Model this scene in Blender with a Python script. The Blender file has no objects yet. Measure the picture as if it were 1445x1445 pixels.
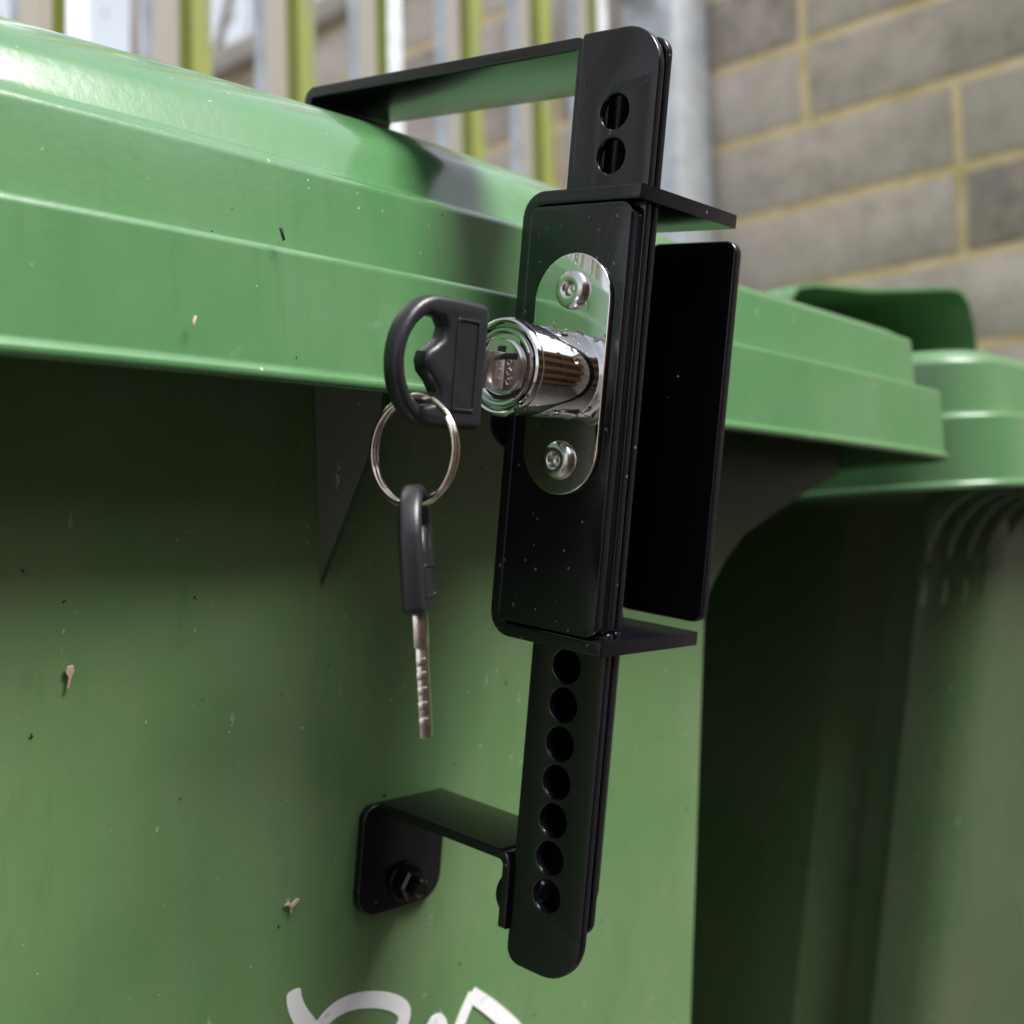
import bpy, bmesh, math, random
from mathutils import Vector, Matrix
random.seed(7)
R = math.radians
scene = bpy.context.scene
col = scene.collection

# ---------------------------------------------------------------- materials
def mat(name, base, rough=.5, metal=0., spec=.5, coat=0., trans=0., ior=None):
    m = bpy.data.materials.new(name); m.use_nodes = True
    p = m.node_tree.nodes['Principled BSDF']
    p.inputs['Base Color'].default_value = (*base, 1)
    p.inputs['Roughness'].default_value = rough
    p.inputs['Metallic'].default_value = metal
    p.inputs['Specular IOR Level'].default_value = spec
    p.inputs['Coat Weight'].default_value = coat
    p.inputs['Coat Roughness'].default_value = .08
    p.inputs['Transmission Weight'].default_value = trans
    if ior: p.inputs['IOR'].default_value = ior
    return m
class NT:
    def __init__(s, m): s.m = m; s.t = m.node_tree; s.n = s.t.nodes; s.p = s.n['Principled BSDF']
    def new(s, ty, **kw):
        n = s.n.new(ty)
        for k, v in kw.items(): setattr(n, k, v)
        return n
    def ln(s, a, b): s.t.links.new(a, b)
    def obj(s): return s.new('ShaderNodeTexCoord').outputs['Object']
    def mapping(s, scale):
        mp = s.new('ShaderNodeMapping'); s.ln(s.obj(), mp.inputs['Vector']); mp.inputs['Scale'].default_value = scale; return mp.outputs[0]
    def noise(s, vec, scale, detail=4, rough=.6):
        n = s.new('ShaderNodeTexNoise'); s.ln(vec, n.inputs['Vector']); n.inputs['Scale'].default_value = scale
        n.inputs['Detail'].default_value = detail; n.inputs['Roughness'].default_value = rough; return n.outputs['Fac']
    def ramp(s, fac, stops):
        r = s.new('ShaderNodeValToRGB'); s.ln(fac, r.inputs[0]); e = r.color_ramp.elements
        while len(e) < len(stops): e.new(.5)
        for i, (p, c) in enumerate(stops):
            e[i].position = p; e[i].color = (*c, 1) if len(c) == 3 else c
        return r.outputs[0]
    def mix(s, fac, a, b):
        x = s.new('ShaderNodeMix', data_type='RGBA')
        for sock, v in ((x.inputs[0], fac), (x.inputs[6], a), (x.inputs[7], b)):
            if hasattr(v, 'is_output') or hasattr(v, 'links'): s.ln(v, sock)
            elif isinstance(v, (tuple, list)): sock.default_value = (*v, 1)
            else: sock.default_value = v
        return x.outputs[2]
    def math(s, op, a, b=0., c=None):
        x = s.new('ShaderNodeMath', operation=op)
        for sock, v in zip(x.inputs, (a, b, c)):
            if v is None: continue
            if hasattr(v, 'links'): s.ln(v, sock)
            else: sock.default_value = v
        return x.outputs[0]
    def bump(s, h, strength=.2, dist=.001):
        b = s.new('ShaderNodeBump'); s.ln(h, b.inputs['Height']); b.inputs['Strength'].default_value = strength
        b.inputs['Distance'].default_value = dist; s.ln(b.outputs[0], s.p.inputs['Normal']); return b

def green_plastic(name, base, rough=.34, wet=0.):
    m = mat(name, base, rough, coat=wet); t = NT(m)
    v = t.obj()
    n1 = t.noise(v, 9, 5)                      # broad fading
    n2 = t.noise(t.mapping((60, 60, 7)), 1, 4)  # vertical run marks
    c = t.mix(t.ramp(n1, [(.35, (0, 0, 0)), (.7, (1, 1, 1))]), base, tuple(x*y for x, y in zip(base, (1.35, 1.1, 1.15))))
    c = t.mix(t.math('MULTIPLY', t.ramp(n2, [(.5, (0, 0, 0)), (.75, (1, 1, 1))]), .25), c, tuple(x*.72 for x in base))
    # weathering: dusty film in soft blotches, darker grime runs
    n5 = t.noise(t.mapping((26, 26, 14)), 1, 6, .62)
    c = t.mix(t.math('MULTIPLY', t.ramp(n5, [(.48, (0, 0, 0)), (.72, (1, 1, 1))]), .34), c, (base[0]*1.7+.02, base[1]*1.12, base[2]*1.6+.01))
    n6 = t.noise(t.mapping((140, 140, 11)), 1, 5, .7)
    c = t.mix(t.math('MULTIPLY', t.ramp(n6, [(.56, (0, 0, 0)), (.74, (1, 1, 1))]), .22), c, tuple(x*.5 for x in base))
    nz = t.new('ShaderNodeTexNoise'); t.ln(v, nz.inputs['Vector']); nz.inputs['Scale'].default_value = 900; nz.inputs['Detail'].default_value = 2
    va = t.new('ShaderNodeVectorMath', operation='MULTIPLY_ADD'); t.ln(nz.outputs['Color'], va.inputs[0]); va.inputs[1].default_value = (.0022,)*3; t.ln(v, va.inputs[2])
    vd = va.outputs[0]
    def specks(vec, scale, thr, keep):
        vo = t.new('ShaderNodeTexVoronoi'); t.ln(vec, vo.inputs['Vector']); vo.inputs['Scale'].default_value = scale
        sep = t.new('ShaderNodeSeparateColor'); t.ln(vo.outputs['Color'], sep.inputs[0])
        k = t.math('GREATER_THAN', sep.outputs[0], keep)
        d = t.math('LESS_THAN', vo.outputs['Distance'], t.math('MULTIPLY', sep.outputs[1], thr))
        return t.math('MULTIPLY', d, k)
    mpv = t.new('ShaderNodeMapping'); t.ln(vd, mpv.inputs['Vector']); mpv.inputs['Scale'].default_value = (260, 260, 60)
    sp = specks(vd, 260, .12, .68); sl = specks(vd, 210, .11, .80); sm = specks(mpv.outputs[0], 1, .16, .84)
    c = t.mix(t.math('MULTIPLY', sp, .8), c, (.34, .38, .30)); c = t.mix(sl, c, (.02, .025, .016)); c = t.mix(t.math('MULTIPLY', sm, .55), c, (.30, .40, .26))
    t.ln(c, t.p.inputs['Base Color'])
    # fine scratches
    n3 = t.noise(t.mapping((900, 900, 60)), 1, 2)
    n4 = t.noise(v, 420, 3)
    rr = t.math('MULTIPLY_ADD', n1, .22, rough - .12)
    t.ln(rr, t.p.inputs['Roughness'])
    h = t.math('ADD', t.math('MULTIPLY', n3, .06), t.math('MULTIPLY', n4, .35))
    h = t.math('ADD', h, t.math('MULTIPLY', sp, 1.2))
    t.bump(h, .26, .0006)
    return m
LID_G = green_plastic('lid_green', (.056, .160, .060), .25, .5)
BODY_G = green_plastic('body_green', (.102, .202, .082), .26)
LID_G2 = green_plastic('lid_green_second', (.066, .165, .070), .30, .12)
BODY_G2 = green_plastic('body_green_dirt_and_shade', (.050, .092, .040), .30)  # dirt plus shade from the lid overhang, both put into the base colour
SHADE_G = green_plastic('shaded_body_green', (.030, .062, .026), .42)  # body green darkened to paint the gussets' shade under the lid
DARK_G = green_plastic('rib_green', (.07, .18, .06), .4)

def black_metal():
    m = mat('black_powder_coat', (.006, .006, .0075), .16, 0, .5); t = NT(m); v = t.obj()
    n = t.noise(v, 500, 3); n2 = t.noise(v, 60, 3)
    vo = t.new('ShaderNodeTexVoronoi'); t.ln(v, vo.inputs['Vector']); vo.inputs['Scale'].default_value = 330
    sep = t.new('ShaderNodeSeparateColor'); t.ln(vo.outputs['Color'], sep.inputs[0])
    sp = t.math('MULTIPLY', t.math('LESS_THAN', vo.outputs['Distance'], .13), t.math('GREATER_THAN', sep.outputs[0], .88))
    t.ln(t.mix(sp, (.004, .0042, .0065), (.10, .10, .11)), t.p.inputs['Base Color'])
    t.ln(t.math('MULTIPLY_ADD', n2, .16, .10), t.p.inputs['Roughness'])
    t.bump(n, .10, .0003); return m
BLACK = black_metal()
CHROME = mat('chrome', (.62, .61, .61), .05, 1)
t = NT(CHROME); nn = t.noise(t.obj(), 260, 3); t.ln(t.math('MULTIPLY_ADD', nn, .10, .01), t.p.inputs['Roughness'])
t.bump(t.noise(t.obj(), 120, 2), .03, .0004)
STEEL = mat('rivet_steel', (.60, .58, .56), .24, 1)
t = NT(STEEL); t.bump(t.noise(t.obj(), 900, 3), .15, .0002)
NICKEL = mat('nickel_key_blade', (.70, .64, .60), .22, 1)
t = NT(NICKEL); t.bump(t.noise(t.obj(), 1500, 3), .2, .0002)
RINGM = mat('ring_steel', (.72, .62, .55), .14, 1)
KEYP = mat('key_plastic', (.011, .011, .014), .40, 0, .5)
t = NT(KEYP); t.bump(t.noise(t.obj(), 1800, 3), .25, .0002)
SLOT = mat('keyway_black', (.003, .003, .003), .5)
WATER = mat('water', (1, 1, 1), .0, 0, .5, trans=1, ior=1.33)
PAINT = mat('white_paint', (.78, .78, .80), .45)
t = NT(PAINT); n = t.noise(t.obj(), 170, 5, .7)
t.ln(t.mix(t.ramp(n, [(.28, (0, 0, 0)), (.40, (1, 1, 1))]), (.42, .44, .42), (.79, .79, .82)), t.p.inputs['Base Color'])
t.bump(n, .4, .0004)
HUSK = mat('seed_husk', (.42, .34, .24), .7)

def galv():
    m = mat('galvanised_steel', (.42, .43, .44), .4, .25); t = NT(m); v = t.obj()
    n = t.noise(v, 35, 4)
    t.ln(t.ramp(n, [(.3, (.42, .44, .47)), (.7, (.62, .65, .69))]), t.p.inputs['Base Color']); return m
GALV = galv()
def algae():
    m = mat('algae_covered_steel', (.16, .20, .02), .7); t = NT(m); v = t.obj()
    n = t.noise(t.mapping((30, 30, 6)), 1, 5)
    t.ln(t.ramp(n, [(.30, (.13, .13, .075)), (.46, (.145, .165, .022)), (.75, (.20, .225, .03))]), t.p.inputs['Base Color']); return m
ALGAE = algae()
DIRTST = mat('dirty_steel', (.20, .18, .16), .65, .2)
def brickmat():
    m = mat('block_face', (.3, .27, .25), .9); t = NT(m); v = t.obj()
    at = t.new('ShaderNodeAttribute'); at.attribute_name = 'tone'
    n = t.noise(v, 22, 8, .72); n2 = t.noise(v, 150, 5, .7); n3 = t.noise(v, 3.2, 3)
    f = t.math('ADD', t.math('MULTIPLY', n, .6), t.math('MULTIPLY_ADD', at.outputs['Fac'], .26, .10))
    c = t.ramp(f, [(.30, (.26, .205, .18)), (.5, (.58, .49, .43)), (.72, (.76, .66, .585))])
    c = t.mix(t.math('MULTIPLY', t.ramp(n3, [(.52, (0, 0, 0)), (.62, (1, 1, 1))]), .3), c, (.16, .15, .10))
    c = t.mix(t.math('MULTIPLY', t.ramp(n2, [(.56, (0, 0, 0)), (.66, (1, 1, 1))]), .45), c, (.12, .11, .12))
    t.ln(c, t.p.inputs['Base Color']); t.bump(t.math('ADD', n2, n), .8, .004); return m
BLOCK = brickmat()
MORTAR = mat('sand_mortar', (.50, .41, .25), .95); t = NT(MORTAR)
n = t.noise(t.obj(), 16, 5)
t.ln(t.ramp(n, [(.3, (.62, .50, .24)), (.55, (.85, .66, .40)), (.75, (.88, .74, .54))]), t.p.inputs['Base Color']); t.bump(t.noise(t.obj(), 220, 4), .6, .003)
COPING = mat('coping_concrete', (.42, .38, .33), .9); t = NT(COPING)
t.ln(t.ramp(t.noise(t.obj(), 12, 5), [(.3, (.33, .30, .25)), (.7, (.50, .46, .41))]), t.p.inputs['Base Color'])
TIMBER = mat('orange_timber', (.30, .13, .06), .7); t = NT(TIMBER)
n = t.noise(t.mapping((2, 2, 40)), 1, 5)
t.ln(t.ramp(n, [(.3, (.17, .08, .045)), (.7, (.30, .15, .08))]), t.p.inputs['Base Color'])
TPOST = mat('timber_post', (.09, .065, .05), .8)
CONC = mat('ground_concrete', (.24, .23, .21), .9); t = NT(CONC)
n = t.noise(t.obj(), 6, 8, .7); t.ln(t.ramp(n, [(.3, (.10, .095, .085)), (.7, (.19, .18, .165))]), t.p.inputs['Base Color']); t.bump(t.noise(t.obj(), 80, 6), .5, .004)
BARK = mat('bark', (.10, .075, .06), .9); t = NT(BARK); t.bump(t.noise(t.obj(), 40, 5), .6, .01)
LEAF = mat('leaf', (.10, .11, .07), .6)
RUBBER = mat('wheel_rubber', (.02, .02, .02), .7)

# ---------------------------------------------------------------- helpers
def tag(o, label=None, cat=None, group=None, kind=None):
    if label: o['label'] = label
    if cat: o['category'] = cat
    if group: o['group'] = group
    if kind: o['kind'] = kind
    return o
def empty(name, loc=(0, 0, 0), mtx=None):
    o = bpy.data.objects.new(name, None); col.objects.link(o); o.empty_display_size = .02
    if mtx is not None: o.matrix_world = mtx
    else: o.location = loc
    return o
def link(name, me, mats, parent=None, smooth=None, loc=None):
    o = bpy.data.objects.new(name, me); col.objects.link(o)
    if mats is not None:
        for m in (mats if isinstance(mats, (list, tuple)) else [mats]): me.materials.append(m)
    if parent is not None: o.parent = parent
    if loc: o.location = loc
    if smooth is not None:
        for p in me.polygons: p.use_smooth = True
        bm = bmesh.new(); bm.from_mesh(me)
        for e in bm.edges:
            if len(e.link_faces) == 2: e.smooth = e.calc_face_angle(0) < R(smooth)
        bm.to_mesh(me); bm.free()
    return o
def fin(bm, name):
    bmesh.ops.recalc_face_normals(bm, faces=bm.faces)
    me = bpy.data.meshes.new(name); bm.to_mesh(me); bm.free(); return me
def box(bm, x0, x1, y0, y1, z0, z1, bev=0., mi=0, seg=2):
    vs = [bm.verts.new((x, y, z)) for x in (x0, x1) for y in (y0, y1) for z in (z0, z1)]
    q = [(0, 1, 3, 2), (4, 6, 7, 5), (0, 4, 5, 1), (2, 3, 7, 6), (0, 2, 6, 4), (1, 5, 7, 3)]
    fs = [bm.faces.new([vs[i] for i in f]) for f in q]
    for f in fs: f.material_index = mi
    if bev > 0:
        es = list({e for f in fs for e in f.edges})
        r = bmesh.ops.bevel(bm, geom=es, offset=bev, segments=seg, affect='EDGES', profile=.5)
        for f in r['faces']: f.material_index = mi
    return vs
def lathe(bm, prof, axis='x', seg=48, c=(0, 0, 0), mi=0):
    """prof: (along, radius) list, closed with caps where radius is 0"""
    rings = []
    for s, r in prof:
        if r < 1e-7:
            p = {'x': (s, 0, 0), 'y': (0, s, 0), 'z': (0, 0, s)}[axis]
            rings.append([bm.verts.new(Vector(p)+Vector(c))]); continue
        ring = []
        for i in range(seg):
            a = 2*math.pi*i/seg; u, v = r*math.cos(a), r*math.sin(a)
            p = {'x': (s, u, v), 'y': (u, s, v), 'z': (u, v, s)}[axis]
            ring.append(bm.verts.new(Vector(p)+Vector(c)))
        rings.append(ring)
    for A, B in zip(rings, rings[1:]):
        for i in range(seg):
            j = (i+1) % seg
            if len(A) == 1 and len(B) == 1: continue
            if len(A) == 1: f = bm.faces.new((A[0], B[j], B[i]))
            elif len(B) == 1: f = bm.faces.new((A[i], A[j], B[0]))
            else: f = bm.faces.new((A[i], A[j], B[j], B[i]))
            f.material_index = mi
def arc(cx, cy, r, a0, a1, n=8):
    return [(cx+r*math.cos(R(a0+(a1-a0)*i/n)), cy+r*math.sin(R(a0+(a1-a0)*i/n))) for i in range(n+1)]
def rrect(x0, x1, y0, y1, r, n=7):
    rs = r if isinstance(r, (list, tuple)) else [r]*4          # order: x1y1, x0y1, x0y0, x1y0
    rs = [max(q, 1e-5) for q in rs]
    return (arc(x1-rs[0], y1-rs[0], rs[0], 0, 90, n) + arc(x0+rs[1], y1-rs[1], rs[1], 90, 180, n)
            + arc(x0+rs[2], y0+rs[2], rs[2], 180, 270, n) + arc(x1-rs[3], y0+rs[3], rs[3], 270, 360, n))
def circ(cx, cy, r, n=36): return arc(cx, cy, r, 0, 360-360/n, n-1)
def plate(loops, thick, bev, frame, name='plate'):
    """flat plate from 2D loops (first is the outline, rest are holes); frame maps (u, v, w) to local space, w from 0 to thick"""
    cu = bpy.data.curves.new(name, 'CURVE'); cu.dimensions = '2D'; cu.fill_mode = 'BOTH'
    cu.extrude = thick/2-bev; cu.bevel_depth = bev; cu.bevel_resolution = 2; cu.offset = -bev
    for lp in loops:
        sp = cu.splines.new('POLY'); sp.points.add(len(lp)-1); sp.use_cyclic_u = True
        for p, q in zip(sp.points, lp): p.co = (q[0], q[1], 0, 1)
    ob = bpy.data.objects.new('tmp', cu); col.objects.link(ob)
    dg = bpy.context.evaluated_depsgraph_get(); me = bpy.data.meshes.new_from_object(ob.evaluated_get(dg))
    bpy.data.objects.remove(ob); bpy.data.curves.remove(cu)
    me.transform(Matrix.Translation((0, 0, thick/2))); me.transform(frame)
    me.materials.clear()
    bm = bmesh.new(); bm.from_mesh(me); bmesh.ops.remove_doubles(bm, verts=bm.verts, dist=1e-6)
    bmesh.ops.recalc_face_normals(bm, faces=bm.faces); bm.to_mesh(me); bm.free()
    return me
def fr(o, u, v, w):
    return Matrix(((u[0], v[0], w[0], o[0]), (u[1], v[1], w[1], o[1]), (u[2], v[2], w[2], o[2]), (0, 0, 0, 1)))
def path_outline(pts, th, rad, n=6):
    """outline of a strip of thickness th whose RIGHT-hand side follows pts, bends rounded (rad = outer radius)"""
    P = [Vector(p) for p in pts]
    def side(off):
        out = []
        for i, p in enumerate(P):
            if i == 0 or i == len(P)-1:
                d = (P[1]-P[0] if i == 0 else P[-1]-P[-2]).normalized(); nrm = Vector((-d.y, d.x)); out.append(tuple(p+nrm*off)); continue
            d0 = (p-P[i-1]).normalized(); d1 = (P[i+1]-p).normalized()
            turn = d0.x*d1.y-d0.y*d1.x
            n0 = Vector((-d0.y, d0.x)); n1 = Vector((-d1.y, d1.x))
            bis = (n0+n1).normalized(); k = 1/max(bis.dot(n0), .2)
            # left turn: the given side (off=0) is the outer one
            rc = rad if turn > 0 else rad-th
            half = math.acos(max(-1, min(1, d0.dot(d1))))/2
            # arc centre
            sgn = 1 if turn > 0 else -1
            c = p+bis*k*(sgn*rc)
            a0 = math.atan2((-n0*sgn).y, (-n0*sgn).x); a1 = math.atan2((-n1*sgn).y, (-n1*sgn).x)
            while a1-a0 > math.pi: a1 -= 2*math.pi
            while a1-a0 < -math.pi: a1 += 2*math.pi
            rr = rc-sgn*off
            for j in range(n+1):
                a = a0+(a1-a0)*j/n; out.append((c.x+rr*math.cos(a), c.y+rr*math.sin(a)))
        return out
    return side(0)+side(th)[::-1]

# ================================================================= THE LOCK
# measured pose: local x = away along the bin, y = towards the bin, z = up the lock
LO = Vector((0.22692, 0.18169, 1.04919))
ax = Vector((0.99975, -0.0036, 0.02223)); ay = Vector((-.000126, .98624, .16533)); az = ax.cross(ay).normalized(); ay = az.cross(ax).normalized()
ax.normalize()
LM = fr(LO, ax, ay, az)
lock = empty('bin_lock', mtx=LM)
tag(lock, 'black metal bin lock clamped over the front edge of the nearest green bin', 'bin lock')
# frames (a = outward = -y)
F_AU = fr((0, 0, 0), (0, -1, 0), (0, 0, 1), (1, 0, 0))             # (a,u) plate extruded along +x
def F_at(x): return Matrix.Translation((x, 0, 0)) @ F_AU
def F_BU(a): return fr((0, -a, 0), (1, 0, 0), (0, 0, 1), (0, 1, 0)) # (b,u) plate, thickness towards the bin
def part(name, me, m=BLACK, parent=lock, smooth=35): return link(name, me, m, parent, smooth)

part('front_plate', plate([rrect(-.0155, .0149, -.0606, .0402, [.0035, .0015, .0015, .0035])], .0030, .0006, F_at(0)))
part('inner_plate', plate([rrect(-.0120, .0149, -.0600, .0385, .002)], .0026, .0005, F_at(.00325)))
part('rear_plate', plate([rrect(-.0125, .0149, -.0595, .0385, .0035)], .0030, .0006, F_at(.0445)))
part('side_web', plate([rrect(.0032, .0444, -.0580, .0375, .0005)], .0024, .0004, F_BU(-.0128)))
# bent guide bracket: web on the bin side with a flap over the top and one under the bottom
part('guide_bracket', plate([path_outline([(.0169, .0438), (-.0182, .0438), (-.0182, -.0643), (.0169, -.0643)], .0034, .0062)], .0406, .0005, F_at(0)))

HU = [.0618, .0516]
HL = [-.0690, -.0785, -.0880, -.0974, -.1069, -.1163, -.1256]
up = plate([rrect(-.0075, .0157, -.0585, .0812, [.0105, .001, .001, .001], 9)]+[circ(.004, h, .0041) for h in HU], .0023, .0005, F_at(.0042))
part('upper_strap', up)
part('upper_strap_backing', plate([rrect(.0092, .0150, -.0585, .0790, [.0042, .0006, .0006, .0006], 9)], .0021, .0004, F_at(.0080)))
# web + arm, one bent strip; arm end turned down behind the lid crown
arm = plate([path_outline([(-.0077, -.030), (-.0077, .0815), (-.1120, .0815)], -.0, .003)], .001, .0002, F_at(0)) if False else None
def strip(pts, th, rad, x0, x1, bev=.0005):
    return plate([path_outline(pts, th, rad)], x1-x0, bev, F_at(x0))
part('hook_arm', strip([(-.0075, -.058), (-.0075, .0817), (-.1150, .0817), (-.1150, .0680)], .0033, .0042, .0066, .0385))
lo = plate([rrect(-.0072, .0157, -.1456, -.0592, [.001, .001, .004, .0115], 9)]+[circ(.004, h, .0041) for h in HL], .0023, .0005, F_at(.0042))
part('lower_strap', lo)
part('lower_strap_backing', plate([rrect(.0092, .0150, -.1340, -.0592, [.0006, .0006, .0006, .0042], 9)], .0021, .0004, F_at(.0080)))
part('lower_strap_web', plate([rrect(.0066, .0378, -.1400, -.0592, [.001, .001, .003, .006])], .0024, .0004, F_BU(-.0047)))
for nm, ua, ub in (('hole_darkener', -.138, -.0592), ('hole_darkener', .036, .078)):  # added plates that close the strap cavity so the holes look dark
    part(nm, plate([rrect(-.0046, .0080, ua, ub, .0008)], .0020, .0003, F_at(.0125)))
# Z bracket to the bin wall
part('wall_bracket', strip([(-.0073, -.1375), (-.0073, -.1180), (-.0560, -.1180)], .0026, .0040, .0030, .0275))
wp = plate([rrect(-.0005, .0312, -.1512, -.1195, [.004, .004, .007, .007])], .0027, .0005, F_BU(-.0572))
part('wall_plate', wp)
def bolt(name, x, a, u, r, h, dirn=-1, m=BLACK, hexh=0.):
    """domed bolt head on a plane a=const; dirn -1 = sticking out towards the bin (+y)"""
    bm = bmesh.new(); s = -dirn
    if hexh:
        lathe(bm, [(0, 0), (0, r*1.25), (s*.0012, r*1.22), (s*.0012, 0)], 'y', 40)
        lathe(bm, [(s*.0012, 0), (s*.0012, r), (s*(hexh-.0008), r), (s*hexh, r*.88), (s*hexh, 0)], 'y', 6)
        lathe(bm, [(s*hexh, 0), (s*hexh, r*.55), (s*(hexh+.0022), r*.55), (s*(hexh+.0028), r*.42), (s*(hexh+.0028), 0)], 'y', 24)
    else:
        pr = [(0, 0), (0, r)]+[(s*h*math.sin(R(q)), r*math.cos(R(q))) for q in (15, 35, 55, 72)]+[(s*h, 0)]
        lathe(bm, pr, 'y', 36)
    o = part(name, fin(bm, name), m, smooth=30); o.location = (x, -a, u); return o
bolt('wall_bolt', .0165, -.0572, -.1435, .0048, .004, 1, hexh=.0045)
bolt('bracket_bolt', .0095, -.0101, -.1300, .0062, .0040, -1)
bolt('web_bolt', .0030, -.0182, -.0120, .0066, .0050, -1)
bm = bmesh.new(); lathe(bm, [(.0046, 0), (.0046, .0030), (.0012, .0030), (.0006, .0024), (.0006, 0)], 'y', 24, c=(.0098, 0, -.1272)); part('bolt_end', fin(bm, 'be'))

# chrome lock
part('lock_plate', plate([[(p[0], p[1]) for p in arc(.0005, .0172, .0114, 0, 180, 22)+arc(.0005, -.0168, .0114, 180, 360, 22)]], .0012, .0004, F_at(-.00125)), CHROME)
for uu in (.0199, -.0200):
    bm = bmesh.new()
    pr = [(-.0012, .0046), (-.0020, .0046)]+[(-.0020-.0014*math.sin(R(q)), .0024+.0022*math.cos(R(q))) for q in (20, 45, 70, 90)]+[(-.0033, .0020), (-.0029, .0016), (-.0018, .0013), (-.0016, .0008), (-.0019, 0)]
    lathe(bm, pr, 'x', 40, c=(0, -.0009, uu)); part('rivet', fin(bm, 'rivet'), STEEL, smooth=40)
bm = bmesh.new()
lathe(bm, [(-.0012, .0105), (-.0016, .0104), (-.0030, .0104), (-.0205, .0104), (-.0208, .0101)], 'x', 96)
barrel = part('lock_barrel', fin(bm, 'barrel'), CHROME, smooth=50)
bm = bmesh.new()
lathe(bm, [(-.0206, .0098), (-.0208, .0106), (-.0214, .0111), (-.0222, .0111), (-.0230, .0108), (-.0233, .0103), (-.0230, .0099), (-.0216, .0096), (-.0212, .0093), (-.0214, .0089), (-.0228, .0088), (-.0232, .0085), (-.0231, .0080), (-.0224, .0077), (-.0221, .0073), (-.0222, .0064), (-.0222, 0)], 'x', 96)
link('barrel_rim', fin(bm, 'rim'), CHROME, barrel, 35)
bm = bmesh.new()
lathe(bm, [(-.0219, .0063), (-.0228, .0063), (-.0232, .0059), (-.0234, 0)], 'x', 64)
plug = link('cylinder_plug', fin(bm, 'plug'), STEEL, barrel, 35)
bm = bmesh.new(); box(bm, -.02365, -.0230, -.0011, .0011, -.0046, .0046, .0003)
box(bm, -.02362, -.0230, -.0046, -.0008, .0016, .0030, .0002)
link('keyway', fin(bm, 'keyway'), SLOT, barrel, 30)
# digits stamped on the plug beside the keyway: 0 0 6
bm = bmesh.new()
def torus(bm, c, R0, r0, seg=20, s2=8, sq=1.):
    rings = []
    for i in range(seg):
        a = 2*math.pi*i/seg; ring = []
        for j in range(s2):
            b = 2*math.pi*j/s2; rr = R0+r0*math.cos(b)
            ring.append(bm.verts.new((c[0]+r0*math.sin(b), c[1]+rr*math.cos(a), c[2]+sq*rr*math.sin(a))))
        rings.append(ring)
    for i in range(seg):
        for j in range(s2): bm.faces.new((rings[i][j], rings[(i+1) % seg][j], rings[(i+1) % seg][(j+1) % s2], rings[i][(j+1) % s2]))
torus(bm, (-.0234, -.0027, .0010), .00065, .00018); torus(bm, (-.0234, -.0027, -.0011), .00065, .00018); torus(bm, (-.0234, -.0027, -.0033), .0006, .00018)
box(bm, -.0237, -.0232, -.0036, -.0032, -.0034, -.0022, .0001)
link('stamped_digits', fin(bm, 'digits'), CHROME, barrel, 60)

# water drops clinging to the lock
def drops(name, fr_, u0, u1, v0, v1, n, rmin, rmax, parent, skip=None, seed=1, lst=None):
    rnd = random.Random(seed); bm = bmesh.new()
    items = list(lst or [])
    for _ in range(n):
        u, v = rnd.uniform(u0, u1), rnd.uniform(v0, v1)
        if skip and skip(u, v): continue
        items.append((u, v, rmin+(rmax-rmin)*rnd.random()**3))
    for (u, v, r) in items:
        prof = [(0, 1), (.35, .93), (.62, .70), (.78, .38), (.82, 0)]; seg = 12; rings = []
        el = 1+rnd.random()*.25
        for h, q in prof:
            if q == 0: rings.append([bm.verts.new(fr_ @ Vector((u, v, h*r*.8)))]); continue
            rings.append([bm.verts.new(fr_ @ Vector((u+q*r*math.cos(2*math.pi*i/seg), v+el*q*r*math.sin(2*math.pi*i/seg), h*r*.8))) for i in range(seg)])
        for A, B in zip(rings, rings[1:]):
            for i in range(seg):
                j = (i+1) % seg
                bm.faces.new((A[i], A[j], B[0]) if len(B) == 1 else (A[i], A[j], B[j], B[i]))
    o = link(name, fin(bm, name), WATER, parent, 80); o['kind'] = 'stuff'; return o
def Fx(x): return fr((x, 0, 0), (0, -1, 0), (0, 0, 1), (-1, 0, 0))      # (a,u) on a face that looks to -x
def in_oval(a, u): return abs(a) < .0125 and abs(u) < .030
drops('water_drops', Fx(0), -.0145, .0135, -.058, .039, 40, .00012, .00045, lock, in_oval, 3,
      [(.0062, .0335, .0007), (.0060, .0318, .0005), (.0062, .0302, .0003), (.0060, .0270, .0005), (.0080, .0262, .0003), (-.010, .035, .0003), (.003, .0368, .0005), (-.012, .033, .0004), (.0095, .0275, .0004)])
drops('water_drops', Fx(.0042), -.006, .014, .045, .078, 26, .00012, .0004, lock, lambda a, u: min(abs(u-.0618), abs(u-.0516)) < .006 and abs(a-.004) < .006, 5,
      [(-.0052, .0700, .0005), (-.0053, .0690, .0004), (-.0055, .0650, .0005), (-.0055, .0640, .0004), (.0035, .0567, .0006)])
drops('water_drops', Fx(.0042), -.006, .014, -.14, -.067, 16, .0001, .0003, lock, lambda a, u: abs(a-.004) < .006, 6)
drops('water_drops', Fx(.0445), -.012, .0135, -.055, .035, 30, .00012, .0005, lock, None, 8)
drops('water_drops', Fx(-.00126), -.008, .009, -.026, .026, 26, .00012, .00035, lock, lambda a, u: abs(u) < .0115 or min(abs(u-.02), abs(u+.02)) < .0055, 9,
      [(.001, .0262, .0004), (.0012, .0276, .0003), (-.004, .0125, .0004)])
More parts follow.
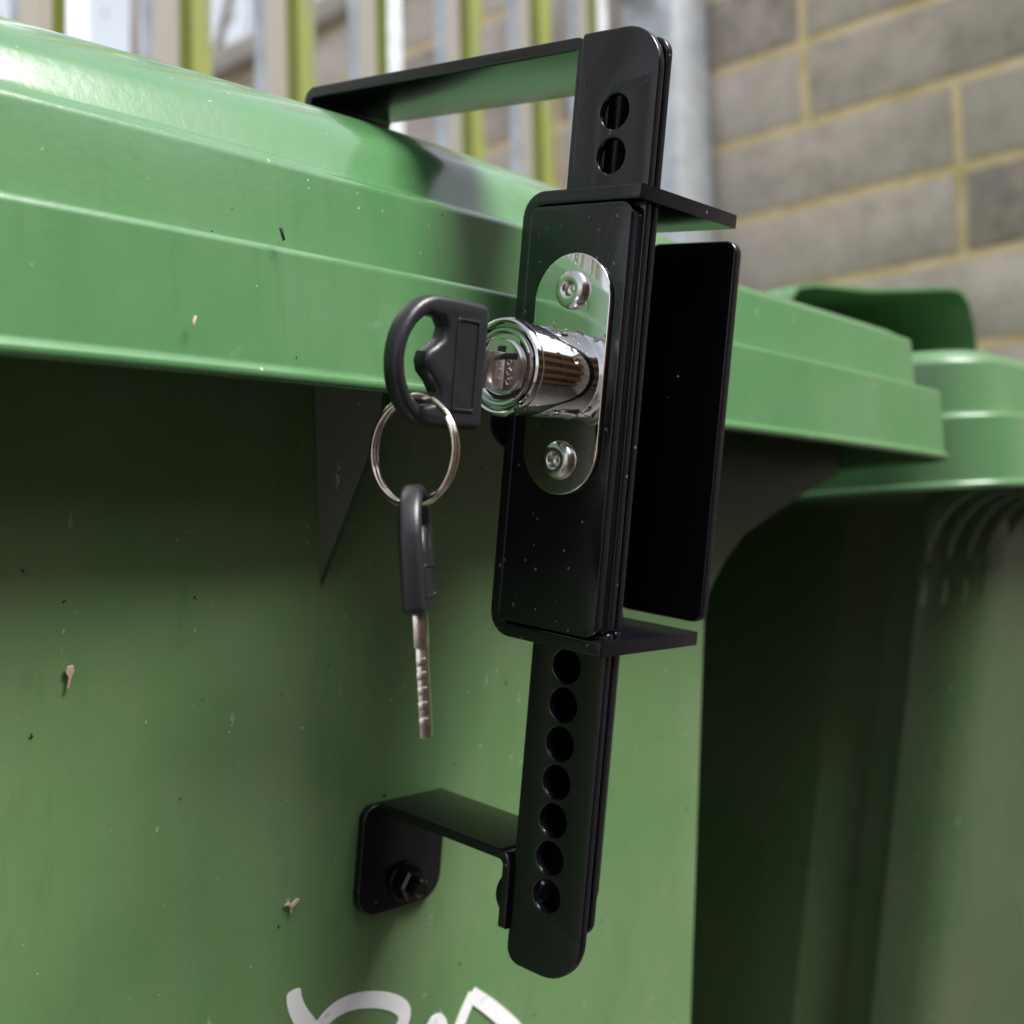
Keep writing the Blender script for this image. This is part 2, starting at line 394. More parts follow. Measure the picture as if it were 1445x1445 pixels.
# drops on the crown of the barrel
rnd = random.Random(4); bm = bmesh.new()
for (x, ang, r) in [(-.017, 100, .0013), (-.0115, 97, .0011), (-.0068, 92, .0012), (-.0045, 78, .0010), (-.014, 70, .0006), (-.010, 62, .0006), (-.0085, 60, .0005), (-.006, 55, .0006), (-.0095, 30, .0007), (-.0095, 16, .0008), (-.012, 74, .0005)] + [(rnd.uniform(-.019, -.003), rnd.uniform(20, 130), rnd.uniform(.0002, .0004)) for _ in range(16)]:
    c_ = Vector((x, -.0103*math.cos(R(ang)), .0103*math.sin(R(ang)))); n_ = Vector((0, c_.y, c_.z)).normalized()
    u_ = Vector((1, 0, 0)); v_ = n_.cross(u_)
    rings = []
    for h, q in [(-.15, 1), (.2, .93), (.42, .70), (.52, .38), (.55, 0)]:
        if q == 0: rings.append([bm.verts.new(c_+n_*h*r)]); continue
        rings.append([bm.verts.new(c_+u_*1.3*q*r*math.cos(2*math.pi*i/12)+v_*q*r*math.sin(2*math.pi*i/12)+n_*h*r) for i in range(12)])
    for A, B in zip(rings, rings[1:]):
        for i in range(12):
            j = (i+1) % 12; bm.faces.new((A[i], A[j], B[0]) if len(B) == 1 else (A[i], A[j], B[j], B[i]))
o = link('water_drops', fin(bm, 'bd'), WATER, lock, 80); o['kind'] = 'stuff'

# ================================================================= KEYS
def make_key(name):
    """key local: x = along the shank towards the tip, z = width, y = thickness; origin at shoulder"""
    root = empty(name)
    W = .0135
    out = arc(-.0030, .0115, .0018, 0, 90, 4)
    out = [(0, -.0118)] + arc(-.0018, .0117, .0018, 0, 90, 5) + [(-.0115, .0138)] + [(-.0155+.0130*math.cos(R(q)), .0138*math.sin(R(q))) for q in range(96, 265, 8)] + [(-.0115, -.0138)] + arc(-.0018, -.0117, .0018, 270, 355, 5)
    out = out[1:]
    # crescent eye with a bump on its inner side
    eye = [(-.0155+.0100*math.cos(R(q)), .0102*math.sin(R(q))) for q in range(112, 249, 8)]
    eye += [(-.0150, -.0086), (-.0146, -.0062), (-.0162, -.0042), (-.0188, -.0022), (-.0196, .0), (-.0190, .0020), (-.0165, .0034), (-.0143, .0050), (-.0137, .0074), (-.0150, .0091)]
    FK = fr((0, .0024, 0), (1, 0, 0), (0, 0, 1), (0, -1, 0))
    head = link('key_head', plate([out, eye], .0048, .0013, FK), KEYP, root, 40)
    # raised inner panel frame (recess outline) on both faces
    for s in (-1, 1):
        o1 = rrect(-.0108, -.0034, -.0098, .0098, .0006); i1 = rrect(-.0102, -.0040, -.0092, .0092, .0005)
        Fp = fr((0, s*.0023, 0), (1, 0, 0), (0, 0, 1), (0, s, 0))
        link('recess_border', plate([o1, i1], .00035, .00012, Fp), KEYP, head, 40)
    bm = bmesh.new()
    box(bm, -.001, .0075, -.0013, .0013, -.0042, .0042, .0003)
    box(bm, .0072, .0272, -.0011, .0011, -.0036, .0030, .0003)
    for i, (xx, d) in enumerate([(.0105, .9), (.0135, 1.3), (.0168, .7), (.0200, 1.2), (.0235, .8)]):
        box(bm, xx-.0009, xx+.0009, -.00105, .00105, .0030-.0002, .0030+d*.0007, .0002)
    for s in (-1, 1): box(bm, .001, .0262, s*.00108-.00012, s*.00108+.00012, -.0010, .0004, .0001)
    link('key_blade', fin(bm, 'blade'), NICKEL, root, 35)
    return root
k1 = make_key('key')
k1.matrix_world = LM @ Matrix.Translation((-.0302, 0, -.0010)) @ Matrix.Diagonal((.93, 1, 1, 1))
tag(k1, 'black plastic headed key turned in the chrome lock barrel', 'key')
# split ring through the first key's eye
HOLE = LM @ Vector((-.0302-.0203, 0, -.0095))
rc = Vector((HOLE.x+.0018, HOLE.y+.0005, HOLE.z-.0102))
def split_ring():
    bm = bmesh.new(); N = 150; turns = 1.9; rad = .0113
    prev = None
    for i in range(N+1):
        tt = i/N; th = R(150)+2*math.pi*turns*tt
        off = (tt-.5)*.0021
        c_ = Vector((off, rad*math.cos(th), rad*math.sin(th))); nr = Vector((0, math.cos(th), math.sin(th))); bx = Vector((1, 0, 0))
        ring = []
        for (p, q) in rrect(-.00052, .00052, -.00062, .00062, .0003, 2): ring.append(bm.verts.new(c_+bx*p+nr*q))
        if prev:
            for j in range(len(ring)): bm.faces.new((prev[j], prev[(j+1) % len(ring)], ring[(j+1) % len(ring)], ring[j]))
        else: bm.faces.new(ring)
        prev = ring
    bm.faces.new(prev[::-1]); return fin(bm, 'ring')
rg = link('key_ring', split_ring(), RINGM, None, 50)
rg.matrix_world = Matrix.Translation(rc) @ Matrix.Rotation(R(5), 4, 'Z')
tag(rg, 'thin split steel ring looped through the eye of the key in the lock', 'key ring')
k2 = make_key('key')
bot = rc+Vector((0, 0, -.0113))
# hanging: local x -> down, local y (thickness) -> across the view
nrm = Vector((.62, -.78, 0)).normalized()
nrm = (Matrix.Rotation(R(1), 3, 'Z') @ nrm)
dx = Vector((.035, -.005, -1)).normalized(); dz = dx.cross(nrm).normalized(); dy = dz.cross(dx).normalized()
k2.matrix_world = fr(bot + dx*.0222, dx, dy, dz) @ Matrix.Diagonal((.93, .95, .93, 1))
tag(k2, 'spare key hanging blade down from the split ring', 'key')

# ================================================================= BINS
def bodyY(z): return .2434+.1655*(1.045-z) if z > .25 else .2434+.1655*(.795)+(.25-z)*.05
def footprint(x0, x1, y0, y1, r, n=12, ns=26):
    """rounded rectangle, evenly sampled along its sides, start at front-left going right"""
    pts = []
    def seg(a, b, k): return [(a[0]+(b[0]-a[0])*i/k, a[1]+(b[1]-a[1])*i/k) for i in range(k)]
    pts += seg((x0+r, y0), (x1-r, y0), ns*2); pts += arc(x1-r, y0+r, r, -90, 0, n)[:-1]
    pts += seg((x1, y0+r), (x1, y1-r), ns); pts += arc(x1-r, y1-r, r, 0, 90, n)[:-1]
    pts += seg((x1-r, y1), (x0+r, y1), ns*2); pts += arc(x0+r, y1-r, r, 90, 180, n)[:-1]
    pts += seg((x0, y1-r), (x0, y0+r), ns); pts += arc(x0+r, y0+r, r, 180, 270, n)[:-1]
    return pts
def sm(x): x = max(0, min(1, x)); return x*x*(3-2*x)
def crown(x): return .0020*(1-((x-.33)/.22)**2)
def panel_h(d):
    if d <= 0: return 0.
    if d < .0030: return d*2.6
    if d < .0050:
        q = (d-.003)/.002; return .0078+.002*(2.6*q-.9*q*q)
    if d < .0220:
        q = (d-.005)/.017; return .0112+.017*(.88*q-.14*q*q)
    return .02378+.0180*(1-math.exp(-(d-.022)*.42/.0180))
def make_lid(parent, m, raised=True, r=.012, x0=-.060, x1=.5295, y0=.21, y1=.80):
    bm = bmesh.new()
    prof = [(.034, 1.068), (.0045, 1.068), (.0040, 1.0462), (.0020, 1.0448), (.0002, 1.0448), (-.0006, 1.0453), (-.0008, 1.0466), (-.0005, 1.0474), (.0006, 1.0478), (.0008, 1.0484), (.00082, 1.0490),
            (.00108, 1.0728), (.0011, 1.0733), (.0013, 1.0740), (.0018, 1.0746), (.0026, 1.0748), (.0080, 1.0749), (.0094, 1.0752), (.0098, 1.0760), (.00985, 1.0766), (.0101, 1.0800), (.01055, 1.0956), (.0106, 1.0962), (.0108, 1.0970), (.0113, 1.0976), (.0120, 1.0977), (.0126, 1.0970), (.0129, 1.0974), (.0134, 1.0980), (.0150, 1.0993), (.0170, 1.1008), (.0190, 1.1021), (.0208, 1.1025), (.0220, 1.1026)]
    rings = []
    def ring(ins, z, hf=False):
        rr = max(.004, r-ins*.5) if r < .03 else max(.004, r-ins)
        vs = []
        for (x, y) in footprint(x0+ins, x1-ins, y0+ins, y1-ins, rr):
            zz = z+crown(x)
            if hf: zz = z+crown(x)+H(x, y)
            vs.append(bm.verts.new((x, y, zz)))
        return vs
    def H(x, y):
        if not raised: return .004*sm((y-y0-.03)/.1)
        d = min(y-y0-.022, (x-x0)-.072, (x1-x)-.062)
        e = sorted([y-y0-.022, ((x-x0)-.080)*.6, ((x1-x)-.108)*.6]); d = e[0]-.012*math.exp(-abs(e[1]-e[0])/.02)
        return panel_h(d)+(.0010+.0020*math.exp(-((x-.26)/.10)**2))*sm(d/.008)
    for ins, z in prof: rings.append(ring(ins, z))
    maxins = min((x1-x0), (y1-y0))/2-.004
    insl = [.0224, .0229, .0235, .0243, .0252, .0262, .0272, .0284]+[.030+.002*i for i in range(14)]+[.058+.004*i for i in range(12)]+[.106+.01*i for i in range(10)]+[.21+.02*i for i in range(3)]
    for ins in insl:
        if ins < maxins-.01: rings.append(ring(ins, 1.1027, True))
    for A, B in zip(rings, rings[1:]):
        n = len(A)
        for i in range(n): bm.faces.new((A[i], A[(i+1) % n], B[(i+1) % n], B[i]))
    bm.faces.new(rings[-1]); bm.faces.new(rings[0][::-1])
    return link('lid', fin(bm, 'lid'), m, parent, 50)
def make_body(parent, m):
    bm = bmesh.new(); rings = []
    zs = [.06, .10, .30, .50, .70, .80, .85, .90, .95, 1.0, 1.03, 1.066]
    for z in zs:
        f = bodyY(z); k = (1.045-z)
        sx = -.10*max(0, .80-z) ; gx = .0
        fx = -.13*min(k, .25)
        pts = []
        # front-left corner with flutes, front face, front-right corner, then sides and back
        fl = [(.000, .75), (.004, f+.10), (.010, f+.070), (.030, f+.050), (.033, f+.034), (.023, f+.030), (.030, f+.012), (.040, f+.004), (.052, f)]
        rt = [(.382-fx*.9, f), (.388-fx*.9, f+.0015), (.3915-fx*.9, f+.006), (.400-fx*.6, f+.03), (.43, f+.10), (.462, f+.14), (.468, .75), (.44, .78), (.03, .78)]
        pts = fl+[(.052+(.382-fx*.9-.052)*i/24, f) for i in range(1, 24)]+rt
        cx = .235
        rings.append([bm.verts.new((cx+(x-cx)*(1+sx*.25), y-(.10*(1-z) if y > .7 else 0), z)) for x, y in pts])
    for A, B in zip(rings, rings[1:]):
        n = len(A)
        for i in range(n): bm.faces.new((A[i], A[(i+1) % n], B[(i+1) % n], B[i]))
    bm.faces.new(rings[0][::-1]); bm.faces.new(rings[-1])
    return link('body', fin(bm, 'body'), m, parent, 32)
def quadplate(pts, th, axis, name, m, parent, bev=.0005):
    """polygon of pts (u,v) extruded: axis 'x' -> (y,z) polygon thickness in x; 'y' -> (x,z)"""
    if axis == 'x': F = fr((0, 0, 0), (0, 1, 0), (0, 0, 1), (1, 0, 0))
    else: F = fr((0, 0, 0), (1, 0, 0), (0, 0, 1), (0, -1, 0))
    return link(name, plate([pts], th, bev, F), m, parent, 40)
def make_bin(name, lidm, bodym, raised, mtx, first):
    root = empty(name)
    lid = make_lid(root, lidm, raised, .012 if raised else .05)
    body = make_body(root, bodym)
    # wheels and axle at the foot of the back
    for s in (0, 1):
        bm = bmesh.new(); x = .015+s*.42
        lathe(bm, [(0, 0), (0, .03), (.004, .05), (-.002, .06), (0, .085), (.006, .098), (.034, .098), (.040, .085), (.042, .06), (.036, .05), (.04, .03), (.04, 0)], 'x', 40)
        w = link('wheel', fin(bm, 'wheel'), RUBBER, root, 40); w.location = (x-.055 if s == 0 else x, .69, .098)
    bm = bmesh.new(); lathe(bm, [(-.04, 0), (-.04, .01), (.45, .01), (.45, 0)], 'x', 16)
    a_ = link('axle', fin(bm, 'axle'), GALV, root, 40); a_.location = (.015, .69, .098)
    # rear handle bar
    bm = bmesh.new(); lathe(bm, [(0, 0), (0, .014), (.40, .014), (.40, 0)], 'x', 20)
    h_ = link('handle', fin(bm, 'handle'), lidm, root, 40); h_.location = (.035, .785, 1.06)
    root.matrix_world = mtx
    return root, lid, body
tilt = Matrix.Translation((.23, 0, 1.05)) @ Matrix.Rotation(R(-.745), 4, 'Y') @ Matrix.Translation((-.23, 0, -1.05))
tilt = Matrix.Translation((0, 0, 0)) @ tilt
b1, lid1, body1 = make_bin('wheelie_bin', LID_G, BODY_G, True, tilt, True)
tag(b1, 'green plastic wheelie bin with the black lock on its lid and white painted marks', 'wheelie bin', 'green wheelie bins side by side')
# V-shaped gusset fin under the rim of the first bin
gx = .2065
bm = bmesh.new()
gp = [(.2078, .2515, 1.0000), (.1985, .2400, 1.062), (.2205, .2400, 1.062), (.2080, .2215, 1.062), (.2100, .2215, 1.062), (.2086, .2515, 1.0000), (.2100, .2262, 1.040), (.2080, .2262, 1.040)]
gv = [bm.verts.new(p) for p in gp]
for f in ((0, 1, 3, 7), (0, 7, 6, 5), (7, 3, 4, 6), (5, 6, 4, 2), (1, 2, 4, 3), (0, 5, 2, 1)): bm.faces.new([gv[k] for k in f])
bmesh.ops.bevel(bm, geom=bm.edges[:], offset=.0005, segments=2, affect='EDGES')
link('gusset_fin', fin(bm, 'gusset'), SHADE_G, b1, 40)
# corner gusset with hollow curved edge at the right
cg = [(.39, 1.066), (.505, 1.066), (.505, 1.042), (.484, 1.036), (.463, 1.030), (.441, 1.022), (.422, 1.015), (.408, 1.006), (.397, .996), (.386, .984)]
g = quadplate(cg, .004, 'y', 'corner_gusset', SHADE_G, b1); g.location = (0, .256, 0)
# painted marks on the front (bin-plane coordinates b, u measured on the lock's axes)
S = [([(-.0189, -.1660), (-.0186, -.1691), (-.0164, -.1737), (-.0117, -.1796), (-.0056, -.1866), (.002, -.196), (.004, -.206)], .0046, .0062),
     ([(-.0112, -.1835), (-.0088, -.1789), (-.0045, -.1762), (.0018, -.1755), (.0098, -.1771), (.0177, -.1801), (.0232, -.1841), (.0235, -.1879), (.0197, -.1925), (.0128, -.1990), (.004, -.206), (-.006, -.212)], .0044, .0052),
     ([(.0340, -.1995), (.0352, -.1915), (.0398, -.1932), (.0410, -.2050), (.0400, -.2180)], .0046, .0052),
     ([(.0527, -.1880), (.0491, -.1935), (.0460, -.2005), (.0445, -.2180)], .0040, .0050),
     ([(.0520, -.1882), (.0580, -.1925), (.0643, -.1975), (.0777, -.2092), (.0830, -.2200)], .0046, .0060)]
bm = bmesh.new()
for si, (pts, w0, w1) in enumerate(S):
    # smooth the centre line
    for _ in range(2):
        q = [pts[0]]
        for p0, p1 in zip(pts, pts[1:]): q += [(p0[0]*.75+p1[0]*.25, p0[1]*.75+p1[1]*.25), (p0[0]*.25+p1[0]*.75, p0[1]*.25+p1[1]*.75)]
        pts = q+[pts[-1]] if si != 3 and si != 4 else q+[pts[-1]]
    n = len(pts); L, Rr = [], []
    for i, p in enumerate(pts):
        p0 = Vector(pts[max(0, i-1)]); p1 = Vector(pts[min(n-1, i+1)]); d = (p1-p0).normalized(); nn_ = Vector((-d.y, d.x))
        w = (w0+(w1-w0)*i/n)/2
        if si < 2: w *= min(1, math.sqrt(min(i, n-1-i)/2.5+.12))
        L.append(Vector(p)+nn_*w); Rr.append(Vector(p)-nn_*w)
    h = .00008+.00004*si
    def P3(v, k): return LM @ Vector((v.x, .0598-k, v.y))
    top = [(bm.verts.new(P3(a, h)), bm.verts.new(P3(b, h))) for a, b in zip(L, Rr)]
    low = [(bm.verts.new(P3(a, -.0012)), bm.verts.new(P3(b, -.0012))) for a, b in zip(L, Rr)]
    for i in range(n-1):
        bm.faces.new((top[i][0], top[i+1][0], top[i+1][1], top[i][1]))
        bm.faces.new((top[i][0], low[i][0], low[i+1][0], top[i+1][0])); bm.faces.new((top[i][1], top[i+1][1], low[i+1][1], low[i][1]))
    bm.faces.new((top[0][0], top[0][1], low[0][1], low[0][0])); bm.faces.new((top[-1][0], low[-1][0], low[-1][1], top[-1][1]))
me = fin(bm, 'paint'); me.transform(tilt.inverted())
pm = link('painted_number', me, PAINT, b1, 30); pm['label'] = 'white hand painted number strokes'

M2 = Matrix.Translation((.6275, 0, .0015)) @ Matrix.Translation((.23, 0, 1.05)) @ Matrix.Rotation(R(-.3), 4, 'Y') @ Matrix.Translation((-.23, 0, -1.05))
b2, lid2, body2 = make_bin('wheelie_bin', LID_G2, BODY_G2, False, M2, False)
tag(b2, 'green wheelie bin standing beyond the locked one, next to the block wall', 'wheelie bin', 'green wheelie bins side by side')
lid2.scale = (1, 1, 1.2); lid2.location = (0, 0, -1.045*.2)
bm = bmesh.new(); box(bm, -.038, .50, .250, .40, 1.040, 1.060, .006); link('rim_collar', fin(bm, 'collar'), BODY_G2, b2, 40)
for i in range(12):
    x = -.036+i*.026
    rp = [(.2480, 1.064), (.2185, 1.064), (.2185, 1.040)]+[(.2185+.036*math.sin(R(q)), 1.040-.050*(1-math.cos(R(q)))) for q in (15, 30, 45, 60, 75, 90)]+[(.2560, .985)]
    quadplate(rp, .0035, 'x', 'comb_rib', BODY_G2, b2).location = (x, 0, 0)
# raised hood of the second lid: thin arched shell, open to the front
def hood():
    bm = bmesh.new()
    sec = [(-.056, .0), (-.046, .030), (-.034, .0440), (-.015, .0500), (.050, .0600), (.120, .0760), (.170, .0880), (.190, .0900), (.203, .0820), (.210, .060), (.215, .022), (.222, .008), (.245, .002), (.262, -.004)]
    def pt(s, y, inset): return (s[0], y, s[1])
    rows = []
    for k, (y, sc, dz) in enumerate([(.0, 1, 0), (.06, 1, .001), (.14, .99, .0), (.22, .97, -.006), (.25, .94, -.022)]):
        rows.append([(.105+(sx-.105)*sc, y, sz*sc+dz if sz > .003 else sz) for sx, sz in sec])
    th = .003
    outer = [[bm.verts.new((p[0], p[1], p[2]+th)) for p in r] for r in rows]
    inner = [[bm.verts.new((p[0], p[1]+(-.0 if i < 4 else -.003), p[2])) for p in r] for i, r in enumerate(rows)]
    for G in (outer, inner):
        for A, B in zip(G, G[1:]):
            for i in range(len(A)-1): bm.faces.new((A[i], A[i+1], B[i+1], B[i]))
    for i in range(len(sec)-1):
        bm.faces.new((outer[0][i], outer[0][i+1], inner[0][i+1], inner[0][i]))
    # back wall
    lo_ = [bm.verts.new((v.co.x, v.co.y, -.012)) for v in outer[-1]]
    for i in range(len(sec)-1): bm.faces.new((outer[-1][i], outer[-1][i+1], lo_[i+1], lo_[i]))
    return fin(bm, 'hood')
hd = link('lid_hood', hood(), LID_G2, b2, 60); hd.location = (.000, .315, 1.122); hd.scale = (1, 1, .72)

# litter stuck to the nearest bin
def husk(name, p, nrm_, pts, label, cat, th=.0006):
    n_ = Vector(nrm_).normalized(); u_ = Vector((1, 0, 0)); v_ = n_.cross(u_).normalized()
    me = plate([pts], th, th*.3, fr(p, u_, v_, n_)); o = link(name, me, HUSK, None, 40); tag(o, label, cat); return o
nb = (0, -.9862, -.1653)
husk('seed_husk', (.1396, .2528, .9829), nb, [(-.0008, .0024), (.0006, .0027), (.0010, .0014), (.0004, -.0002), (.0001, -.0026), (-.0005, -.0024), (-.0003, 0), (-.0011, .0012)], 'tiny brown seed husk stuck on the bin front far left of the hanging key', 'seed husk')
husk('winged_seed', (.2078, .2637, .9186), nb, [(-.0024, .0004), (-.0012, .0012), (-.0002, .0003), (.0012, .0014), (.0023, .0012), (.0011, -.0004), (.0002, -.0008), (.0001, -.0022), (-.0004, -.0022), (-.0004, -.0006), (-.0014, .0001)], 'small pale winged seed stuck on the bin front above the painted number', 'winged seed')
nl = (0, -1, 0)
husk('grass_fragment', (.1649, .2090, 1.0763), nl, [(-.0007, .0014), (-.0001, .0016), (.0007, -.0010), (.0002, -.0013)], 'dark speck of dead grass lying against the lid ridge', 'grass fragment').data.materials[0] = SLOT
husk('seed_husk', (.1424, .2088, 1.0543), nl, [(-.0003, -.0012), (-.0005, .0001), (.0001, .0012), (.0006, .0012), (.0003, .0002)], 'tiny grey husk stuck on the lower face of the lid', 'seed husk')

# ================================================================= FENCE, WALL, TREES, GROUND
FY = .86
fence = empty('palisade_fence', (0, FY, 0)); tag(fence, 'galvanised palisade fence streaked with green algae behind the bins', 'fence')
def pale_mesh(mi_g, hgt=2.05):
    bm = bmesh.new()
    sec = [(0, .016), (0, 0), (.017, 0), (.023, .010), (.031, .010), (.037, 0), (.056, 0), (.056, .016)]
    mats_ = [0, 2, 1, 2, 1, mi_g, 1]
    th = .003; z0, z1 = .05, hgt-.06
    zs = [z0, z1]
    def off(k):
        p = Vector(sec[k]); d0 = (Vector(sec[k])-Vector(sec[k-1])).normalized() if k else None; d1 = (Vector(sec[k+1])-Vector(sec[k])).normalized() if k < len(sec)-1 else None
        ns = [Vector((-d.y, d.x)) for d in (d0, d1) if d is not None]; n = sum(ns, Vector((0, 0))).normalized()
        return p+n*th
    pts = [Vector(s) for s in sec]+[off(k) for k in range(len(sec))][::-1]
    A = [bm.verts.new((p.x, p.y, z0)) for p in pts]; B = [bm.verts.new((p.x, p.y, z1 if abs(p.x-.028) > .02 else hgt)) for p in pts]
    n = len(pts)
    for i in range(n):
        f = bm.faces.new((A[i], A[(i+1) % n], B[(i+1) % n], B[i])); f.material_index = mats_[i] if i < len(mats_) else 2
    bm.faces.new(A[::-1]); bm.faces.new(B)
    return fin(bm, 'pale')
pm_a, pm_b = pale_mesh(1), pale_mesh(0)
for me_ in (pm_a, pm_b):
    for m_ in (GALV, ALGAE, DIRTST): me_.materials.append(m_)
ratios = [1.171+.131]; 
xs = [FY*r_ for r_ in (.773, .901, 1.038, 1.171, 1.296)]
x = xs[0]
while x > -1.2: x -= .113; xs.append(x)
for i, x in enumerate(sorted(xs)):
    o = bpy.data.objects.new('pale', pm_a if i % 3 else pm_b); col.objects.link(o); o.parent = fence; o.location = (x, 0, 0)
for z in (.40, 1.78):
    bm = bmesh.new(); box(bm, -1.3, 1.305, .024, .030, z-.022, z+.022, .001); box(bm, -1.3, 1.305, .030, .070, z-.022, z-.016)
    link('rail', fin(bm, 'rail'), GALV, fence, 30)
bm = bmesh.new(); box(bm, 1.312, 1.394, -.002, .080, 0, 2.15, .004); box(bm, 1.308, 1.397, -.006, .084, 2.15, 2.156, .001)
link('post', fin(bm, 'post'), GALV, fence, 30)
bm = bmesh.new(); box(bm, -1.38, -1.30, -.002, .080, 0, 2.15, .004); link('post', fin(bm, 'post'), GALV, fence, 30)

wall = empty('block_wall', (1.4, 0, 0)); tag(wall, 'grey brown block wall with pale yellow mortar beside the bins', 'wall')
bm = bmesh.new(); lay = bm.faces.layers.float.new('tone_f')
Hc = .1035; zt = 1.364
Y0, Y1 = -1.6, 4.6
k0 = -13
import itertools
rnd = random.Random(11)
tones = []
for k in range(k0, 6):
    z0 = zt+k*Hc; z1 = z0+Hc
    if z0 < 0.0: continue
    pair = (k//2) % 2
    off = .5366 if pair == 0 else .727
    y = off-.4*8
    while y < Y1:
        ya, yb = y+.006, y+.4-.006
        if yb > Y0 and ya < Y1:
            jx = rnd.uniform(0, .0015)
            n0 = len(bm.verts); nf = len(bm.faces)
            box(bm, jx, .10, max(ya, Y0), min(yb, Y1), z0+.0065, z1-.0065, .0035, 0, 2)
            bm.faces.ensure_lookup_table(); tv = rnd.random()
            for f in bm.faces[nf:]: f[lay] = tv
        y += .4
me = bpy.data.meshes.new('blocks'); bm.to_mesh(me); bm.free()
# copy the face tone to a named attribute read by the material
src = me.attributes['tone_f']; vals = [d.value for d in src.data]
at = me.attributes.new('tone', 'FLOAT', 'FACE')
for i, v in enumerate(vals): at.data[i].value = v
link('block_courses', me, BLOCK, wall, 40)
bm = bmesh.new(); box(bm, .0045, .098, Y0-.002, Y1+.002, .0, 1.985); link('mortar', fin(bm, 'mortar'), MORTAR, wall)
bm = bmesh.new(); box(bm, -.03, .14, Y0, Y1, 1.987, 2.032, .006); link('coping', fin(bm, 'coping'), COPING, wall, 40)

# timber fence across the yard, seen mirrored in the chrome
tf = empty('slatted_fence', (0, -1.15, 0)); tag(tf, 'orange brown slatted timber fence standing across the yard facing the bins', 'fence')
for i in range(5):
    bm = bmesh.new(); z = .15+i*.38; box(bm, -2.6, 2.6, -.012, .012, z, z+.17, .003); link('slat', fin(bm, 'slat'), TIMBER, tf, 40)
for x in (-2.4, -.8, .8, 2.4):
    bm = bmesh.new(); box(bm, x-.045, x+.045, -.102, -.013, 0, 1.95, .004); link('post', fin(bm, 'post'), TPOST, tf, 40)
bm = bmesh.new(); box(bm, -2.7, 2.7, -.150, -.140, 0, 1.9); link('backing_board', fin(bm, 'bb'), TPOST, tf)

bm = bmesh.new(); box(bm, -400, 400, -400, 400, -.2, 0); g = link('ground', fin(bm, 'ground'), CONC); g['kind'] = 'structure'

def tree(name, loc, h, crown_r, seed, label, dens):
    rnd = random.Random(seed); root = empty(name, loc); tag(root, label, 'tree', 'bare branched trees beyond the block wall')
    bm = bmesh.new(); tips = []
    def limb(p, d, L, r, depth):
        n = 5; prev = None; q = Vector(p); d = Vector(d)
        for i in range(n+1):
            rr = r*(1-.45*i/n); u_ = d.orthogonal().normalized(); v_ = d.cross(u_).normalized()
            ring = [bm.verts.new(q+u_*rr*math.cos(k*math.pi/3)+v_*rr*math.sin(k*math.pi/3)) for k in range(6)]
            if prev:
                for k in range(6): bm.faces.new((prev[k], prev[(k+1) % 6], ring[(k+1) % 6], ring[k]))
            prev = ring
            if i < n:
                d = (d+Vector((rnd.uniform(-.16, .16), rnd.uniform(-.16, .16), rnd.uniform(-.05, .12)))).normalized(); q = q+d*L/n
                if depth < 4 and i >= 1 and rnd.random() < .8:
                    a_ = rnd.uniform(0, 6.28); side_ = (d.orthogonal().normalized()*math.cos(a_)+d.cross(d.orthogonal()).normalized()*math.sin(a_))
                    limb(q, (d*.7+side_*.8+Vector((0, 0, .15))).normalized(), L*rnd.uniform(.5, .7), rr*.55, depth+1)
        tips.append((q.copy(), depth))
        if depth >= 2: tips.append((Vector(p).lerp(q, .5), depth))
    limb((0, 0, 0), (0, 0, 1), h*.62, h*.03, 0)
    link('trunk', fin(bm, 'trunk'), BARK, root, 60)
    bm = bmesh.new()
    for (q, dd) in tips:
        if dd < 2: continue
        for _ in range(dens):
            c_ = q+Vector((rnd.gauss(0, 1), rnd.gauss(0, 1), rnd.gauss(0, .9)))*crown_r*.16
            s_ = rnd.uniform(.03, .06); u_ = Vector((rnd.gauss(0, 1), rnd.gauss(0, 1), rnd.gauss(0, 1))).normalized(); v_ = u_.orthogonal().normalized()
            bm.faces.new([bm.verts.new(c_+u_*s_*a+v_*s_*.5*b) for a, b in ((-1, 0), (0, -1), (1, 0), (0, 1))])
    me = bpy.data.meshes.new('crown'); bm.to_mesh(me); bm.free(); link('crown', me, LEAF, root)
    return root
tree('tree', (4.2, 7.2, 0), 6.5, 2.0, 2, 'leafy grey tree seen between the pales above the left end of the wall', 7)
tree('tree', (3.4, 8.6, 0), 7.0, 2.2, 5, 'leafy grey tree at the top left corner above the bin lid', 9)
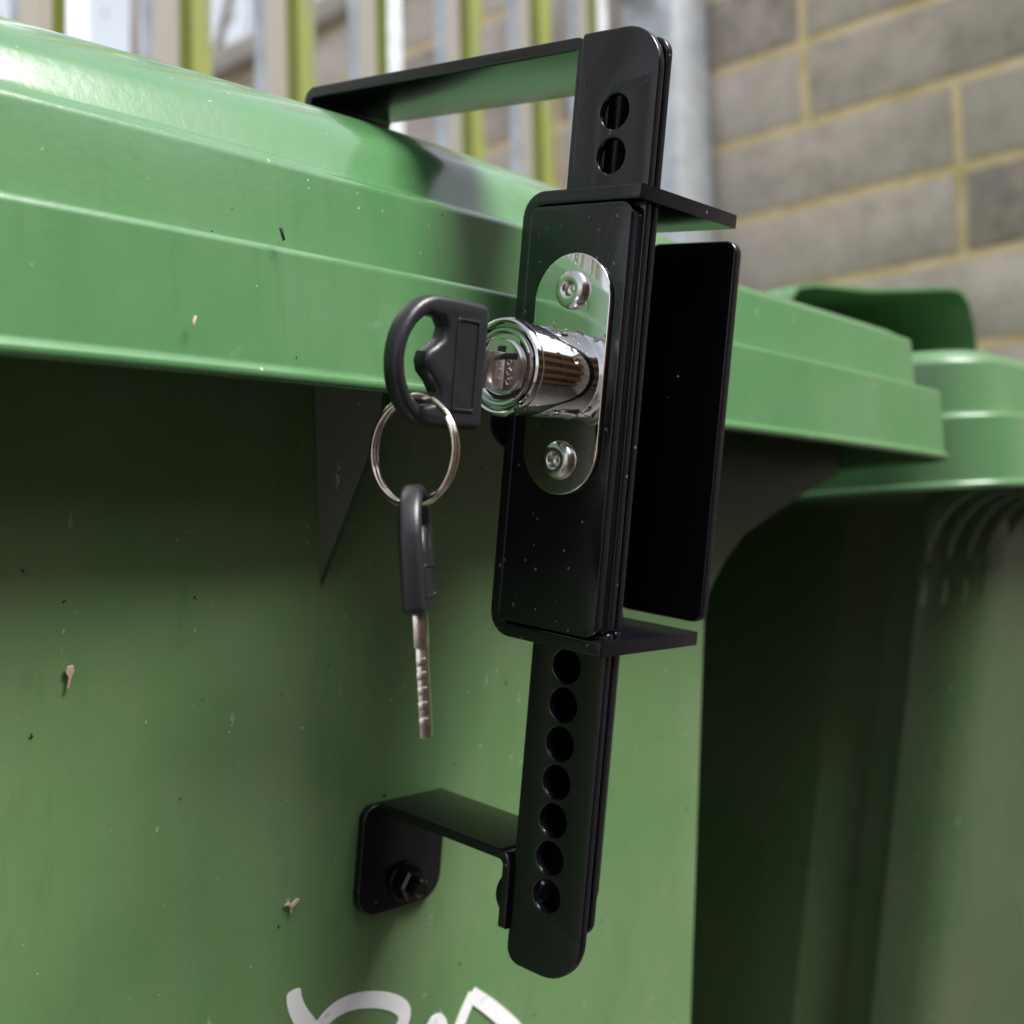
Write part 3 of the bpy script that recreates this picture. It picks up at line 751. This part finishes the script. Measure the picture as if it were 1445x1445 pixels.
tree('tree', (7.0, 8.5, 0), 7.5, 2.2, 9, 'tall tree further back beyond the wall coping', 3)

# ================================================================= LIGHT, SKY, CAMERA
SUN_EL, SUN_AZ = R(57), R(15)      # azimuth measured from -Y (street side) towards +X
sd = Vector((math.sin(SUN_AZ)*math.cos(SUN_EL), -math.cos(SUN_AZ)*math.cos(SUN_EL), math.sin(SUN_EL)))
sun = bpy.data.lights.new('sun', 'SUN'); sun.energy = 3.2; sun.angle = R(28); sun.color = (1, .97, .93)
so = bpy.data.objects.new('sun', sun); col.objects.link(so); so.rotation_euler = sd.to_track_quat('Z', 'Y').to_euler()
w = bpy.data.worlds.new('World'); scene.world = w; w.use_nodes = True
nt = w.node_tree; bg = nt.nodes['Background']
sky = nt.nodes.new('ShaderNodeTexSky'); sky.sky_type = 'NISHITA'; sky.sun_disc = False
sky.sun_elevation = SUN_EL; sky.sun_rotation = math.atan2(sd.x, sd.y)
hs = nt.nodes.new('ShaderNodeHueSaturation'); hs.inputs['Saturation'].default_value = .28; hs.inputs['Value'].default_value = 1.25
nt.links.new(sky.outputs[0], hs.inputs['Color']); nt.links.new(hs.outputs[0], bg.inputs[0]); bg.inputs[1].default_value = .075

cam = bpy.data.cameras.new('camera'); co = bpy.data.objects.new('camera', cam); col.objects.link(co)
cR = Vector((0.66226942, -0.74879527, -0.02654939)); cU = Vector((-0.02719366, -0.05943167, 0.9978619)); cF = Vector((0.74877215, 0.66013145, 0.05972227))
co.matrix_world = fr((0, 0, 1.0), cR, cU, -cF)
cam.sensor_width = 36; cam.lens = 36*1755/1445; cam.clip_start = .01; cam.clip_end = 1500
cam.dof.use_dof = True; cam.dof.focus_distance = .288; cam.dof.aperture_fstop = 13
scene.camera = co
scene.render.resolution_x = scene.render.resolution_y = 1024
scene.view_settings.view_transform = 'Standard'; scene.view_settings.look = 'None'
scene.view_settings.exposure = 1.52; scene.view_settings.gamma = 1

scene.cycles.max_bounces = 7; scene.cycles.transmission_bounces = 4; scene.cycles.diffuse_bounces = 3; scene.cycles.glossy_bounces = 4
